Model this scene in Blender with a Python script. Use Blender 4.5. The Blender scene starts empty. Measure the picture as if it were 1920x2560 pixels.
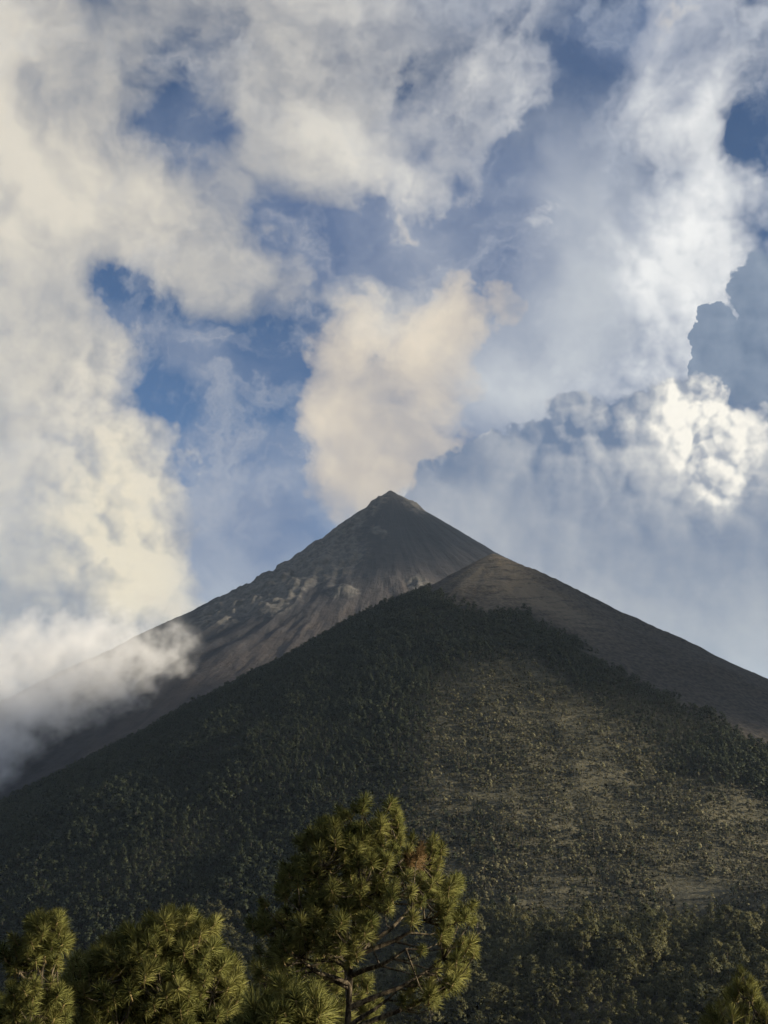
import bpy, bmesh, math, random
import numpy as np
from mathutils import Vector, Matrix

scene = bpy.context.scene
COL = scene.collection
R = math.radians

# ---------------------------------------------------------------- camera
FPX = 2400.0                      # focal length in photo pixels (photo 1920 x 2560)
PITCH = math.atan((1800 - 1280) / FPX)
cam = bpy.data.objects.new('camera', bpy.data.cameras.new('camera'))
COL.objects.link(cam)
cam.data.sensor_fit = 'VERTICAL'
cam.data.angle = 2 * math.atan(1280 / FPX)
cam.data.clip_start = 0.1
cam.data.clip_end = 80000
cam.location = (0, 0, 0)
cam.rotation_euler = (R(90) + PITCH, 0, 0)
scene.camera = cam

def ray(px, py):
    """direction in the world of a point of the photograph (y component 1)"""
    x, z = (px - 960) / FPX, (1280 - py) / FPX
    c, s = math.cos(PITCH), math.sin(PITCH)
    v = Vector((x, c - z * s, s + z * c))
    return v / v.y

def at(px, py, y):
    return ray(px, py) * y

def azel(px, py):
    v = ray(px, py).normalized()
    return math.atan2(v.x, v.y), math.asin(v.z)

# ---------------------------------------------------------------- light
SUN_AZ = 103.0        # clockwise from the viewing direction (+Y)
SUN_EL = 15.5
SUN_DIR = Vector((math.sin(R(SUN_AZ)) * math.cos(R(SUN_EL)), math.cos(R(SUN_AZ)) * math.cos(R(SUN_EL)), math.sin(R(SUN_EL))))
sun = bpy.data.objects.new('sun', bpy.data.lights.new('sun', 'SUN'))
COL.objects.link(sun)
sun.data.energy = 5.0
sun.data.angle = R(1.0)
sun.data.color = (1.0, 0.87, 0.66)
sun.rotation_euler = SUN_DIR.to_track_quat('Z', 'Y').to_euler()

vs = scene.view_settings
vs.view_transform = 'Standard'
vs.look = 'None'
vs.gamma = 1.0
vs.use_curve_mapping = False
vs.exposure = 0.8

cy = scene.cycles
cy.use_adaptive_sampling = True; cy.adaptive_threshold = 0.02; cy.adaptive_min_samples = 6
cy.max_bounces = 4; cy.diffuse_bounces = 2; cy.transparent_max_bounces = 8; cy.volume_bounces = 4; cy.max_bounces = 6
cy.use_denoising = True

# ---------------------------------------------------------------- node helpers
class S:
    """a node socket (or constant) with arithmetic"""
    tree = None
    def __init__(self, v): self.v = v
    @staticmethod
    def math(op, *args, clamp=False):
        n = S.tree.nodes.new('ShaderNodeMath'); n.operation = op; n.use_clamp = clamp
        for i, a in enumerate(args): S.put(n.inputs[i], a)
        return S(n.outputs[0])
    @staticmethod
    def put(sock, a):
        if isinstance(a, S): a = a.v
        if isinstance(a, bpy.types.NodeSocket): S.tree.links.new(a, sock)
        else:
            try: sock.default_value = a
            except Exception: sock.default_value = (a, a, a)
    def __add__(s, o): return S.math('ADD', s, o)
    __radd__ = __add__
    def __sub__(s, o): return S.math('SUBTRACT', s, o)
    def __rsub__(s, o): return S.math('SUBTRACT', o, s)
    def __mul__(s, o): return S.math('MULTIPLY', s, o)
    __rmul__ = __mul__
    def clamp(s): return S.math('ADD', s, 0.0, clamp=True)
    def smooth(s, a, b):
        n = S.tree.nodes.new('ShaderNodeMapRange'); n.interpolation_type = 'SMOOTHSTEP'
        S.put(n.inputs[0], s); n.inputs[1].default_value = a; n.inputs[2].default_value = b
        return S(n.outputs[0])
def vmath(op, *args):
    n = S.tree.nodes.new('ShaderNodeVectorMath'); n.operation = op
    for i, a in enumerate(args): S.put(n.inputs[3] if (op == 'SCALE' and i == 1) else n.inputs[i], a)
    return S(n.outputs[1] if op in ('DOT_PRODUCT', 'LENGTH', 'DISTANCE') else n.outputs[0])
def noise(vec, scale, detail=4, rough=0.55, dist=0.0, col=False, lac=2.0, typ='FBM'):
    n = S.tree.nodes.new('ShaderNodeTexNoise'); n.noise_type = typ
    S.put(n.inputs['Vector'], vec); n.inputs['Scale'].default_value = scale; n.inputs['Detail'].default_value = detail
    n.inputs['Roughness'].default_value = rough; n.inputs['Distortion'].default_value = dist; n.inputs['Lacunarity'].default_value = lac
    return S(n.outputs[1] if col else n.outputs[0])
def voro(vec, scale, detail=3, rough=0.5, smooth=0.4, rand=1.0, dims='3D'):
    n = S.tree.nodes.new('ShaderNodeTexVoronoi'); n.feature = 'SMOOTH_F1' if smooth else 'F1'; n.voronoi_dimensions = dims
    S.put(n.inputs['Vector'], vec); n.inputs['Scale'].default_value = scale; n.inputs['Detail'].default_value = detail
    n.inputs['Roughness'].default_value = rough
    if smooth: n.inputs['Smoothness'].default_value = smooth
    n.inputs['Randomness'].default_value = rand
    return S(n.outputs['Distance'])
def mixc(f, a, b):
    n = S.tree.nodes.new('ShaderNodeMix'); n.data_type = 'RGBA'
    S.put(n.inputs[0], f); 
    for sock, v in ((n.inputs[6], a), (n.inputs[7], b)):
        if isinstance(v, tuple) and len(v) == 3: v = v + (1.0,)
        S.put(sock, v)
    return S(n.outputs[2])
def lin(r, g, b):
    f = lambda c: (c / 255 / 12.92) if c / 255 <= 0.04045 else ((c / 255 + 0.055) / 1.055) ** 2.4
    return (f(r), f(g), f(b))

# ---------------------------------------------------------------- world: Nishita sky under several decks of cloud, their light and shade painted in
world = bpy.data.worlds.new('World'); scene.world = world; world.use_nodes = True
world.cycles.sampling_method = 'MANUAL'; world.cycles.sample_map_resolution = 256
wt = world.node_tree; wt.nodes.clear(); S.tree = wt
w_out = wt.nodes.new('ShaderNodeOutputWorld'); w_bg = wt.nodes.new('ShaderNodeBackground')
wt.links.new(w_bg.outputs[0], w_out.inputs[0])
sky = wt.nodes.new('ShaderNodeTexSky'); sky.sky_type = 'NISHITA'; sky.sun_disc = False
sky.sun_elevation = R(SUN_EL); sky.sun_rotation = R(SUN_AZ)
sky.altitude = 3400; sky.air_density = 1.0; sky.dust_density = 0.3; sky.ozone_density = 3.0
tc = wt.nodes.new('ShaderNodeTexCoord')
D = S(tc.outputs['Generated'])
sx = wt.nodes.new('ShaderNodeSeparateXYZ'); S.put(sx.inputs[0], D)
az = S.math('ARCTAN2', S(sx.outputs[0]), S(sx.outputs[1])); el = S.math('ARCSINE', S(sx.outputs[2]))
cq = wt.nodes.new('ShaderNodeCombineXYZ'); S.put(cq.inputs[0], az); S.put(cq.inputs[1], el)
Q0 = S(cq.outputs[0])

def blobs(q, specs, soft=False):
    """sum of soft ellipses in azimuth / elevation: (x, y, rx, ry, tilt, weight)"""
    tot = None
    for (px, py, rx, ry, rot, wgt) in specs:
        a0, e0 = azel(px, py); h = 5.0
        a1, e1 = azel(px + h, py); a2, e2 = azel(px, py + h)
        J = np.linalg.inv(np.array((((a1 - a0) / h, (a2 - a0) / h), ((e1 - e0) / h, (e2 - e0) / h))))
        c, s = math.cos(R(rot)), math.sin(R(rot))
        _, sig, Vt = np.linalg.svd(np.array(((c / rx, s / rx), (-s / ry, c / ry))) @ J)
        reach = 2.1 if soft else 1.65
        n = S.tree.nodes.new('ShaderNodeTexGradient'); n.gradient_type = 'SPHERICAL'
        tm = n.texture_mapping; tm.vector_type = 'TEXTURE'; tm.translation = (a0, e0, 0)
        tm.rotation = (0, 0, math.atan2(Vt[0][1], Vt[0][0])); tm.scale = (reach / sig[0], reach / sig[1], 1)
        S.put(n.inputs[0], q)
        m = S.tree.nodes.new('ShaderNodeMapRange'); m.interpolation_type = 'SMOOTHSTEP'
        S.tree.links.new(n.outputs[1], m.inputs[0]); m.inputs[2].default_value = 1.0 if soft else 0.78; m.inputs[4].default_value = wgt
        g = S(m.outputs[0]); tot = g if tot is None else tot + g
    return tot

LV = Vector((0.75, 0.0, 0.35)).normalized()            # towards the light across the view
def shifted(vec, k): return vmath('ADD', vec, tuple(LV * k))
def density(x, k=1.0): return 1.0 - S.math('POWER', math.exp(-k), S.math('MAXIMUM', x, 0.0))   # opacity of a thickness

# shared noise fields
warp = vmath('SUBTRACT', noise(D, 4.0, 6, 0.60, col=True), (0.5, 0.5, 0.5))
Dw = vmath('ADD', D, vmath('SCALE', warp, 0.16))
Qw = vmath('ADD', Q0, vmath('SCALE', warp, 0.22))        # for the soft, torn decks
warp2 = vmath('SUBTRACT', noise(D, 24.0, 4, 0.6, col=True), (0.5, 0.5, 0.5))
Qs = vmath('ADD', vmath('ADD', Q0, vmath('SCALE', warp2, 0.05)), vmath('SCALE', warp, 0.05))     # for the firm heaps
fb = noise(Dw, 7.0, 10, 0.56)
f0 = noise(Dw, 7.0, 5, 0.5)
f1 = noise(shifted(Dw, 0.025), 7.0, 4, 0.5)
f2 = noise(shifted(Dw, 0.08), 7.0, 3, 0.5)
sunward = f0 * 1.1 - f1 * 0.55 - f2 * 0.55          # > 0 where cloud noise thins sunwards, painted in as light
Db = vmath('ADD', Q0, vmath('SCALE', warp2, 0.016))
def heap(vec):
    """rounded cauliflower relief"""
    h = None
    for sc_, am in ((13.0, 1.0), (29.0, 0.45), (66.0, 0.22), (150.0, 0.09)):
        d = voro(vec, sc_, 0, 0.5, 0, dims='2D'); q = d * d * am
        h = q if h is None else h + q
    return 0.30 - h
hp = heap(Db)
lobe = lambda v: (lambda d: d * d)(voro(v, 6.5, 0, 0.5, 0, dims='2D'))
puffl = lobe(vmath('ADD', Db, (0.030, 0.016, 0))) - lobe(Db)
puff = hp - heap(vmath('ADD', Db, (0.0085, 0.0045, 0)))

rgb = S(sky.outputs[0])
hs = wt.nodes.new('ShaderNodeHueSaturation'); hs.inputs['Saturation'].default_value = 1.0; hs.inputs['Value'].default_value = 0.108
S.put(hs.inputs['Color'], rgb); rgb = S(hs.outputs[0])

WARM_LIT, COOL_SHADE, WHITE = lin(229, 221, 205), lin(112, 129, 160), lin(248, 248, 246)  # sunlit and shaded tones painted into the clouds
def over(base, colour, alpha): return mixc(alpha.clamp(), base, colour)
n5 = fb - 0.5
fine = noise(Dw, 40.0, 6, 0.6) - 0.5

# sea of cloud low down all round, and a high grey-blue veil
low = el.smooth(0.26, 0.0)
v1 = blobs(Qw, [(1150, 640, 330, 230, 0, 0.75), (1480, 760, 280, 300, 0, 1.0), (1000, 480, 220, 130, 0, 0.5), (1450, 420, 220, 140, 0, 0.75), (1150, 330, 160, 130, 0, 0.4), (560, 1400, 260, 170, 0, 1.0), (850, 600, 260, 140, 0, 0.6), (640, 480, 150, 130, 0, 0.4), (430, 870, 170, 50, 10, 0.35), (640, 900, 160, 70, 10, 0.35),
    (720, 700, 130, 80, 0, 0.4), (700, 1160, 150, 120, 0, 0.45), (1480, 160, 260, 150, 0, 0.4), (560, 300, 200, 150, 0, 0.45), (1250, 980, 170, 130, 0, 1.0), (560, 1110, 100, 40, -10, 0.2)])
vl = blobs(Q0, [(1420, 860, 300, 170, -20, 0.45), (1560, 560, 200, 260, 0, 0.35), (1230, 990, 140, 90, 0, 0.35), (560, 1420, 300, 170, 0, 0.1), (950, 560, 250, 130, 0, -0.12)])  # lit and dim parts painted into the veil
rgb = over(rgb, mixc((sunward * 1.5 + 0.24 + vl).clamp(), lin(102, 120, 154), lin(206, 210, 214)), density(v1 + low * 1.5 + n5 * 1.4, 1.6))

# the main broken deck with its blue gaps
cov = blobs(Qw, [
    (120, 260, 330, 330, 0, 0.9), (100, 700, 200, 330, 0, 1.1), (200, 1120, 250, 260, 0, 1.4), (330, 1330, 190, 250, 0, 1.2), (440, 1200, 110, 150, 0, 0.9), (100, 1650, 300, 300, 0, 1.5),
    (860, 160, 250, 240, 0, 0.85), (980, 380, 220, 90, 0, 0.5), (400, 560, 260, 110, 20, 0.8), (640, 730, 190, 80, 20, 0.8), (650, 480, 150, 130, 0, 0.45),
    (1240, 260, 130, 100, -30, 0.6), (1290, 470, 110, 70, 25, 0.7), (1620, 170, 160, 130, 30, 0.5), (1750, 300, 170, 130, 0, 0.8), (1500, 40, 300, 70, 0, 0.5),
])
gaps = blobs(Qw, [
    (325, 770, 60, 85, 0, 1.7), (450, 830, 120, 45, 15, 0.8), (570, 1020, 140, 95, 15, 1.7), (700, 1010, 120, 90, 0, 0.9), (610, 1180, 70, 120, 0, 1.0),
    (570, 310, 110, 80, 0, 0.6), (430, 240, 70, 60, 0, 0.25), (1310, 370, 60, 85, 20, 1.8), (1500, 180, 140, 75, -30, 0.48), (1215, 40, 55, 55, 0, 0.6),
    (1905, 265, 50, 50, 0, 0.9), (1005, 245, 50, 45, 0, 0.5), (690, 545, 70, 50, 0, 0.5), (1725, 440, 35, 18, 0, 1.0), (1800, 50, 90, 35, 0, 0.5)], True) + blobs(Qw, [
    (920, 590, 220, 120, 0, 1.1), (1450, 620, 330, 260, 0, 1.2), (1500, 1300, 900, 430, 0, 1.7), (820, 850, 130, 120, 0, 1.1), (640, 1430, 120, 150, 0, 1.1),
])
bank = blobs(Q0, [(300, 1200, 220, 330, 0, 1.0), (380, 900, 130, 150, 0, 0.4)])
cover = 0.62 + cov - gaps + n5 * 6.2 + fine * 1.0 + hp * bank * 1.0
lit2 = blobs(Qw, [  # sunlit and shaded areas of the deck, placed by hand and painted in
    (40, 420, 240, 380, 0, 0.20), (260, 560, 230, 100, 20, 0.22), (850, 180, 200, 260, 0, 0.18), (330, 1330, 150, 190, 0, 0.46), (300, 1130, 200, 150, 0, 0.2), (80, 1150, 150, 130, 0, 0.15), (600, 650, 250, 130, 20, 0.12), (1200, 260, 160, 100, -30, 0.2),
    (1300, 470, 100, 60, 30, 0.5), (1750, 300, 170, 130, 0, 0.3), (1650, 150, 250, 150, 0, 0.2), (250, 1440, 90, 90, 0, 0.3),
    (450, 130, 260, 140, 0, -0.25), (1100, 120, 160, 130, 0, -0.15), (1600, 60, 300, 100, 0, -0.15), (80, 1850, 450, 250, 0, -0.22), (260, 1390, 70, 35, -15, -0.35), (480, 1550, 120, 160, 0, -0.2),
])
warmth = blobs(Q0, [(200, 800, 1050, 1400, 0, 1.0)]).clamp()
gold_glow = blobs(Qw, [(300, 1330, 190, 250, 0, 0.65)]).clamp()  # golden sun glow painted on the left bank
l2 = (lit2 + sunward * 2.8 + fine * 0.10 + 0.45 + puff * bank * 1.5 + density(cover, 0.7) * 0.1).clamp()
c2 = mixc(l2, mixc(warmth, COOL_SHADE, lin(154, 157, 162)), mixc(gold_glow, mixc(warmth, WHITE, WARM_LIT), lin(249, 236, 204)))
rgb = over(rgb, c2, density(cover, 0.95))
# thin torn wisps drifting in the gaps
wisp = noise(vmath('MULTIPLY', vmath('ADD', Dw, vmath('SCALE', warp, 0.25)), (1.0, 1.0, 1.7)), 11.0, 7, 0.56)
rgb = over(rgb, mixc(warmth, lin(196, 203, 214), lin(202, 202, 202)), wisp.smooth(0.48, 0.80) * el.smooth(0.05, 0.3) * 0.45)

# far bright heap and the dark tower at the right
h1 = blobs(Qw, [(1730, 680, 150, 190, 15, 1.1), (1880, 480, 170, 160, 0, 1.0), (1620, 560, 130, 160, 0, 0.7), (1720, 880, 180, 120, 0, 0.8), (1560, 900, 160, 70, 0, 0.5)]) - 0.35 + n5 * 1.4 + hp * 0.7
lh1 = (0.42 + puff * 0.9 + sunward * 1.0 + blobs(Q0, [(1730, 660, 130, 170, 20, 0.6), (1560, 850, 170, 130, 0, -0.05), (1860, 400, 110, 90, 0, 0.25)])).clamp()  # bright side of the heap placed by hand, painted into its colour
rgb = over(rgb, mixc(lh1, lin(136, 149, 172), WHITE), density(h1, 2.0))
h2 = blobs(Qs, [(1945, 760, 125, 190, 0, 1.0), (1900, 950, 140, 110, 0, 1.0), (1770, 810, 38, 70, 0, 0.9), (1800, 900, 60, 80, 0, 0.9)]) - 0.5 + hp * 0.5
rgb = over(rgb, mixc((0.20 + puff * 0.5).clamp(), lin(106, 124, 150), lin(185, 196, 208)), h2.smooth(0.0, 0.10))

# steam plume over the crater
pl = blobs(Qw, [(900, 1225, 140, 90, 0, 0.75), (980, 1190, 90, 90, 0, 0.5), (960, 1120, 160, 120, 0, 1.0), (890, 960, 110, 120, 0, 1.0), (1020, 1000, 150, 130, 0, 1.0), (1130, 860, 110, 110, -40, 1.0), (1170, 740, 80, 70, 0, 0.9), (1280, 730, 45, 50, 0, 0.8)])
pl = pl - 0.36 + (f0 - 0.5) * 1.6 + n5 * 1.7 + fine * 0.5
rgb = over(rgb, mixc((0.52 + sunward * 1.8 + puff * 0.25 + blobs(Q0, [(880, 1230, 220, 110, 0, -0.3)])).clamp(), lin(172, 168, 168), lin(238, 224, 202)), density(pl, 2.2))  # lit and shaded sides painted into the plume, base darkened by hand

# near heap: a big cumulus, its shade and sunlit head painted in
h3 = blobs(Qs, [(1560, 1260, 420, 150, 0, 0.5), (1440, 1110, 80, 130, 0, 0.9), (1560, 1130, 130, 140, 0, 0.9), (1740, 1060, 130, 140, 0, 1.0), (1900, 1130, 120, 130, 0, 1.0), (1300, 1150, 90, 80, 0, 0.8), (1540, 1520, 560, 400, 0, 1.2), (1900, 1700, 400, 500, 0, 1.0), (1180, 1260, 170, 140, 0, 0.8)]) - 0.5 + hp * 0.55
lh3 = blobs(Qs, [(1720, 980, 80, 75, 0, 0.75), (1830, 1000, 90, 60, 0, 0.75), (1910, 1050, 70, 60, 0, 0.7), (1760, 1120, 75, 65, -30, 0.75), (1840, 1170, 65, 60, -40, 0.8), (1790, 1230, 55, 45, -40, 0.6), (1640, 1050, 60, 22, 10, 0.35)], True)  # sunlit head painted on as soft blobs
halo = blobs(Qw, [(1790, 1080, 190, 150, 0, 0.20), (1580, 1000, 200, 60, 0, 0.10), (1500, 1700, 700, 260, 0, 0.20), (1330, 1440, 200, 90, 25, 0.12), (1160, 1230, 170, 120, 0, 0.10), (1450, 1090, 150, 90, 0, 0.05)], True)  # painted glow that joins the bright head to the mass
rim = (h3.smooth(0.45, 0.02) * S.math('MAXIMUM', puff, 0.0)) * 0.9  # rim light painted along the edges
l3 = S.math('MINIMUM', lh3, 1.0) * S.math('MAXIMUM', 0.46 + puff * 2.3, 0.10) + rim + puff * (0.14 + blobs(Q0, [(1680, 1080, 300, 150, 0, 0.75), (1450, 1050, 150, 80, 0, 0.35)], True)) + puffl * (0.2 + blobs(Q0, [(1560, 1120, 350, 180, 0, 0.6)], True)) + sunward * 0.15 + (f0 - 0.5) * 0.5 + 0.085 + halo
rgb = over(rgb, mixc(l3.clamp(), lin(108, 126, 154), lin(255, 250, 238)), h3.smooth(-0.02, 0.16))

S.put(w_bg.inputs[0], rgb); w_bg.inputs[1].default_value = 0.575

# ================================================================ materials
def material(name):
    m = bpy.data.materials.new(name); m.use_nodes = True
    t = m.node_tree; t.nodes.clear(); S.tree = t
    out = t.nodes.new('ShaderNodeOutputMaterial')
    b = t.nodes.new('ShaderNodeBsdfPrincipled'); b.inputs['Roughness'].default_value = 0.9
    b.inputs['Specular IOR Level'].default_value = 0.15
    t.links.new(b.outputs[0], out.inputs['Surface'])
    return m, b, out
def attr(name):
    n = S.tree.nodes.new('ShaderNodeAttribute'); n.attribute_name = name
    return S(n.outputs['Fac'])
def objvec():
    n = S.tree.nodes.new('ShaderNodeTexCoord'); return S(n.outputs['Object'])
def bump(b, height, strength, distance):
    n = S.tree.nodes.new('ShaderNodeBump'); n.inputs['Strength'].default_value = strength; n.inputs['Distance'].default_value = distance
    S.put(n.inputs['Height'], height); S.tree.links.new(n.outputs[0], b.inputs['Normal'])
def stretch(vec, sc_):
    return vmath('MULTIPLY', vec, sc_)

# cinder and rock of the volcano: streaks run down the slope (angle round the summit x distance from it)
M_VOLC, b, o = material('volcano_cinder')
P = objvec()
sp = S.tree.nodes.new('ShaderNodeSeparateXYZ'); S.put(sp.inputs[0], P)
px_, py_, pz_ = S(sp.outputs[0]) - 18.0, S(sp.outputs[1]) - 2600.0, S(sp.outputs[2])
ang = S.math('ARCTAN2', px_, py_); rad = S.math('SQRT', px_ * px_ + py_ * py_)
cx = S.tree.nodes.new('ShaderNodeCombineXYZ'); S.put(cx.inputs[0], ang * 26.0); S.put(cx.inputs[1], rad * 0.006); S.put(cx.inputs[2], 0.0)
streak = noise(S(cx.outputs[0]), 1.0, 7, 0.62, 0.6)
cx2 = S.tree.nodes.new('ShaderNodeCombineXYZ'); S.put(cx2.inputs[0], ang * 110.0); S.put(cx2.inputs[1], rad * 0.02)
streak2 = noise(S(cx2.outputs[0]), 1.0, 5, 0.6, 0.4)
grain = noise(P, 0.06, 8, 0.65)
rock, brown = attr('rock'), attr('brown')
base = mixc((streak.smooth(0.35, 0.68) * 0.75 + (streak2 - 0.5) * 0.5).clamp(), (0.022, 0.022, 0.027), (0.045, 0.044, 0.048))
base = mixc((brown * (streak.smooth(0.25, 0.6) * 0.45 + 0.28)).clamp(), base, (0.078, 0.065, 0.057))
base = mixc((brown * streak2.smooth(0.5, 0.75) * 0.45).clamp(), base, (0.110, 0.094, 0.082))
rk = mixc(grain.smooth(0.35, 0.65), (0.046, 0.044, 0.042), (0.118, 0.110, 0.100))
base = mixc((rock * 1.3 + (grain - 0.5) * 1.2 - 0.15).smooth(0.1, 0.6), base, rk)
S.put(b.inputs['Base Color'], base)
bump(b, streak * 6.0 + streak2 * 2.5 + grain * 6.0, 0.6, 1.0)

# ground of the wooded hill: dry grass, dark forest floor, cinder on the crest
M_HILL, b, o = material('hill_ground')
P = objvec()
n1 = noise(P, 0.012, 6, 0.6); n2 = noise(stretch(P, (0.035, 0.035, 0.22)), 1.0, 6, 0.65); n3 = noise(P, 0.25, 5, 0.6)
ash, dry = attr('ash'), attr('dry')
grass_c = mixc((n2.smooth(0.35, 0.65) * 0.7 + (n3 - 0.5) * 0.8).clamp(), (0.036, 0.035, 0.023), (0.125, 0.113, 0.072))
floor_c = mixc(n3.smooth(0.3, 0.7), (0.022, 0.022, 0.014), (0.050, 0.046, 0.030))
base = mixc((dry + (n1 - 0.5) * 1.3).smooth(0.15, 0.75), floor_c, grass_c)
base = mixc(ash.smooth(0.25, 0.75), base, mixc((n3.smooth(0.3, 0.7) * 0.5 + attr('pale') * n2.smooth(0.3, 0.55)).clamp(), (0.022, 0.021, 0.022), (0.135, 0.112, 0.082)))
S.put(b.inputs['Base Color'], base)
bump(b, n3 * 1.6 + n2 * 2.0, 0.8, 1.0)

M_GROUND, b, o = material('valley_ground')
P = objvec(); g1 = noise(P, 0.004, 8, 0.6)
S.put(b.inputs['Base Color'], mixc(g1.smooth(0.35, 0.65), (0.03, 0.035, 0.018), (0.10, 0.085, 0.05)))

def foliage(name, dark, light, scale=0.5, trans=0.25):
    m, b, o = material(name)
    oi = S.tree.nodes.new('ShaderNodeObjectInfo')
    geo = S.tree.nodes.new('ShaderNodeNewGeometry')
    f = (S(oi.outputs['Random']) * 0.55 + noise(objvec(), scale, 3, 0.6) * 0.9 - 0.25).clamp()
    c = mixc(f, dark, light)
    S.put(b.inputs['Base Color'], c); b.inputs['Roughness'].default_value = 0.6
    tr = S.tree.nodes.new('ShaderNodeBsdfTranslucent'); S.put(tr.inputs[0], c)
    mx = S.tree.nodes.new('ShaderNodeMixShader'); mx.inputs[0].default_value = trans
    S.tree.links.new(b.outputs[0], mx.inputs[1]); S.tree.links.new(tr.outputs[0], mx.inputs[2])
    S.tree.links.new(mx.outputs[0], o.inputs['Surface'])
    return m
M_FAR = foliage('far_foliage', (0.024, 0.032, 0.017), (0.052, 0.059, 0.029), 0.4, 0.15)
M_SHRUB = foliage('shrub_foliage', (0.064, 0.070, 0.036), (0.195, 0.178, 0.096), 0.6, 0.15)
M_MID = foliage('saddle_foliage', (0.042, 0.048, 0.020), (0.135, 0.124, 0.055), 0.5, 0.2)
M_NEEDLE = foliage('pine_needles', (0.088, 0.104, 0.026), (0.285, 0.270, 0.082), 6.0, 0.25)
M_RUST = foliage('rusty_needles', (0.12, 0.075, 0.03), (0.24, 0.155, 0.07), 6.0, 0.3)
M_BUD, b, o = material('pine_bud'); b.inputs['Base Color'].default_value = (0.28, 0.21, 0.10, 1)
def bark(name, dark, light, scale):
    m, b, o = material(name); P = objvec()
    n = noise(stretch(P, (1, 1, 0.35)), scale, 6, 0.65)
    S.put(b.inputs['Base Color'], mixc(n.smooth(0.42, 0.62), dark, light)); bump(b, n, 0.8, 0.02)
    return m
M_BARK = bark('pine_bark', (0.030, 0.024, 0.018), (0.16, 0.13, 0.085), 14.0)
M_TRUNK = bark('far_trunk_bark', (0.05, 0.042, 0.035), (0.22, 0.19, 0.15), 0.9)

# ================================================================ terrain
def hash2(ix, iy, seed):
    h = (ix.astype(np.int64) * 374761393 + iy.astype(np.int64) * 668265263 + seed * 974711) & 0x7fffffff
    h = ((h ^ (h >> 13)) * 1274126177) & 0x7fffffff
    return ((h ^ (h >> 16)) & 0xffff) / 65535.0
def vnoise(x, y, seed=0):
    ix, iy = np.floor(x), np.floor(y); fx, fy = x - ix, y - iy
    fx = fx * fx * fx * (fx * (fx * 6 - 15) + 10); fy = fy * fy * fy * (fy * (fy * 6 - 15) + 10)
    a, b_ = hash2(ix, iy, seed), hash2(ix + 1, iy, seed); c, d = hash2(ix, iy + 1, seed), hash2(ix + 1, iy + 1, seed)
    return (a * (1 - fx) + b_ * fx) * (1 - fy) + (c * (1 - fx) + d * fx) * fy - 0.5
def fbm(x, y, octs=5, gain=0.5, seed=0):
    t, a = 0.0, 1.0
    for i in range(octs):
        t = t + a * vnoise(x, y, seed + i * 17); x, y, a = x * 2.03 + 11.3, y * 2.03 - 7.7, a * gain
    return t
def ridged(x, y, octs=5, seed=0):
    t, a = 0.0, 1.0
    for i in range(octs):
        t = t + a * (0.5 - np.abs(vnoise(x, y, seed + i * 13)) * 2); x, y, a = x * 2.1 + 5.1, y * 2.1 + 3.3, a * 0.5
    return t
def smax(k, *a):
    m = np.maximum.reduce(a); return m + k * np.log(sum(np.exp((v - m) / k) for v in a))
def project(x, y, z):
    c, s = math.cos(PITCH), math.sin(PITCH)
    d = y * c + z * s
    return 960 + FPX * x / d, 1280 - FPX * (z * c - y * s) / d
def ell(u, v, cx_, cy_, rx, ry, rot=0.0):
    c, s = math.cos(R(rot)), math.sin(R(rot)); dx, dy = u - cx_, v - cy_
    return np.exp(-0.7 * (((dx * c + dy * s) / rx) ** 2 + ((-dx * s + dy * c) / ry) ** 2))

A2 = (127.0, 1100.0, 190.0)      # top of the wooded hill
A1 = (18.0, 2600.0, 626.0)       # summit of the volcano
def hill(x, y):
    dx, dy = x - A2[0], y - A2[1]
    r = np.sqrt(dx * dx + dy * dy + 3.0); th = np.arctan2(dx, dy)
    g = ridged(th * 5.0 + fbm(x * .01, y * .01, 3, .5, 4) * .5, r * 0.002, 4, 5) * np.clip(r / 500, 0, 1) * 3.5 + fbm(x * 0.012, y * 0.012, 5, 0.5, 9) * 10 * np.clip(r / 120, 0, 1)
    flute = ridged(th * 30.0, r * 0.004, 3, 21) * 2.8 * np.clip(r / 40, 0, 1) * np.clip(1.6 - r / 190, 0, 1)
    return A2[2] - 0.535 * r + g * 0.8 + flute
def volcano(x, y):
    dx, dy = x - A1[0], y - A1[1]
    r = np.sqrt(dx * dx + dy * dy + 30.0); th = np.arctan2(dx, -dy)          # 0 towards the camera, -pi/2 to the left
    left = np.clip(-np.sin(th), 0, 1) ** 2
    xs = np.array([0, 180, 322, 345, 600, 804, 1300, 2500]); zs = np.array([0, 138, 250, 278, 400, 506, 770, 1350])
    pl_ = np.interp(r, xs, zs)
    pf = np.interp(r, [0, 300, 700, 2500], [0, 200, 440, 1400])
    f = pl_ * left + pf * (1 - left)
    u = np.clip(r / 420, 0, 1)
    g = ridged(th * 9.0 + fbm(x * .004, y * .004, 3, .5, 3) * 1.2, r * 0.0015, 4, 31) * 9 * u ** 1.5 + ridged(th * 34.0 + fbm(x * .01, y * .01, 3, .5, 8) * .8, r * 0.003, 4, 41) * 2.4 * u + fbm(x * 0.02, y * 0.02, 5, 0.55, 51) * 5 * u
    return A1[2] - f + g
def saddle(x, y):
    return -97 - 0.24 * np.maximum(0, 70 - x) - 0.10 * np.maximum(0, x - 380) + fbm(x * 0.008, y * 0.008, 5, 0.5, 61) * 16
def near_slope(x, y):
    return -1.75 - 0.40 * np.maximum(y, 0) + 0.33 * np.maximum(-y, 0) + fbm(x * 0.05, y * 0.05, 4, 0.5, 71) * 1.2 * np.clip(np.abs(y) / 10, 0, 1)
def base_land(x, y):
    return -330 - 0.03 * np.hypot(x, y) ** 0.9 + fbm(x * 0.001, y * 0.001, 6, 0.5, 81) * 160
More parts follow.
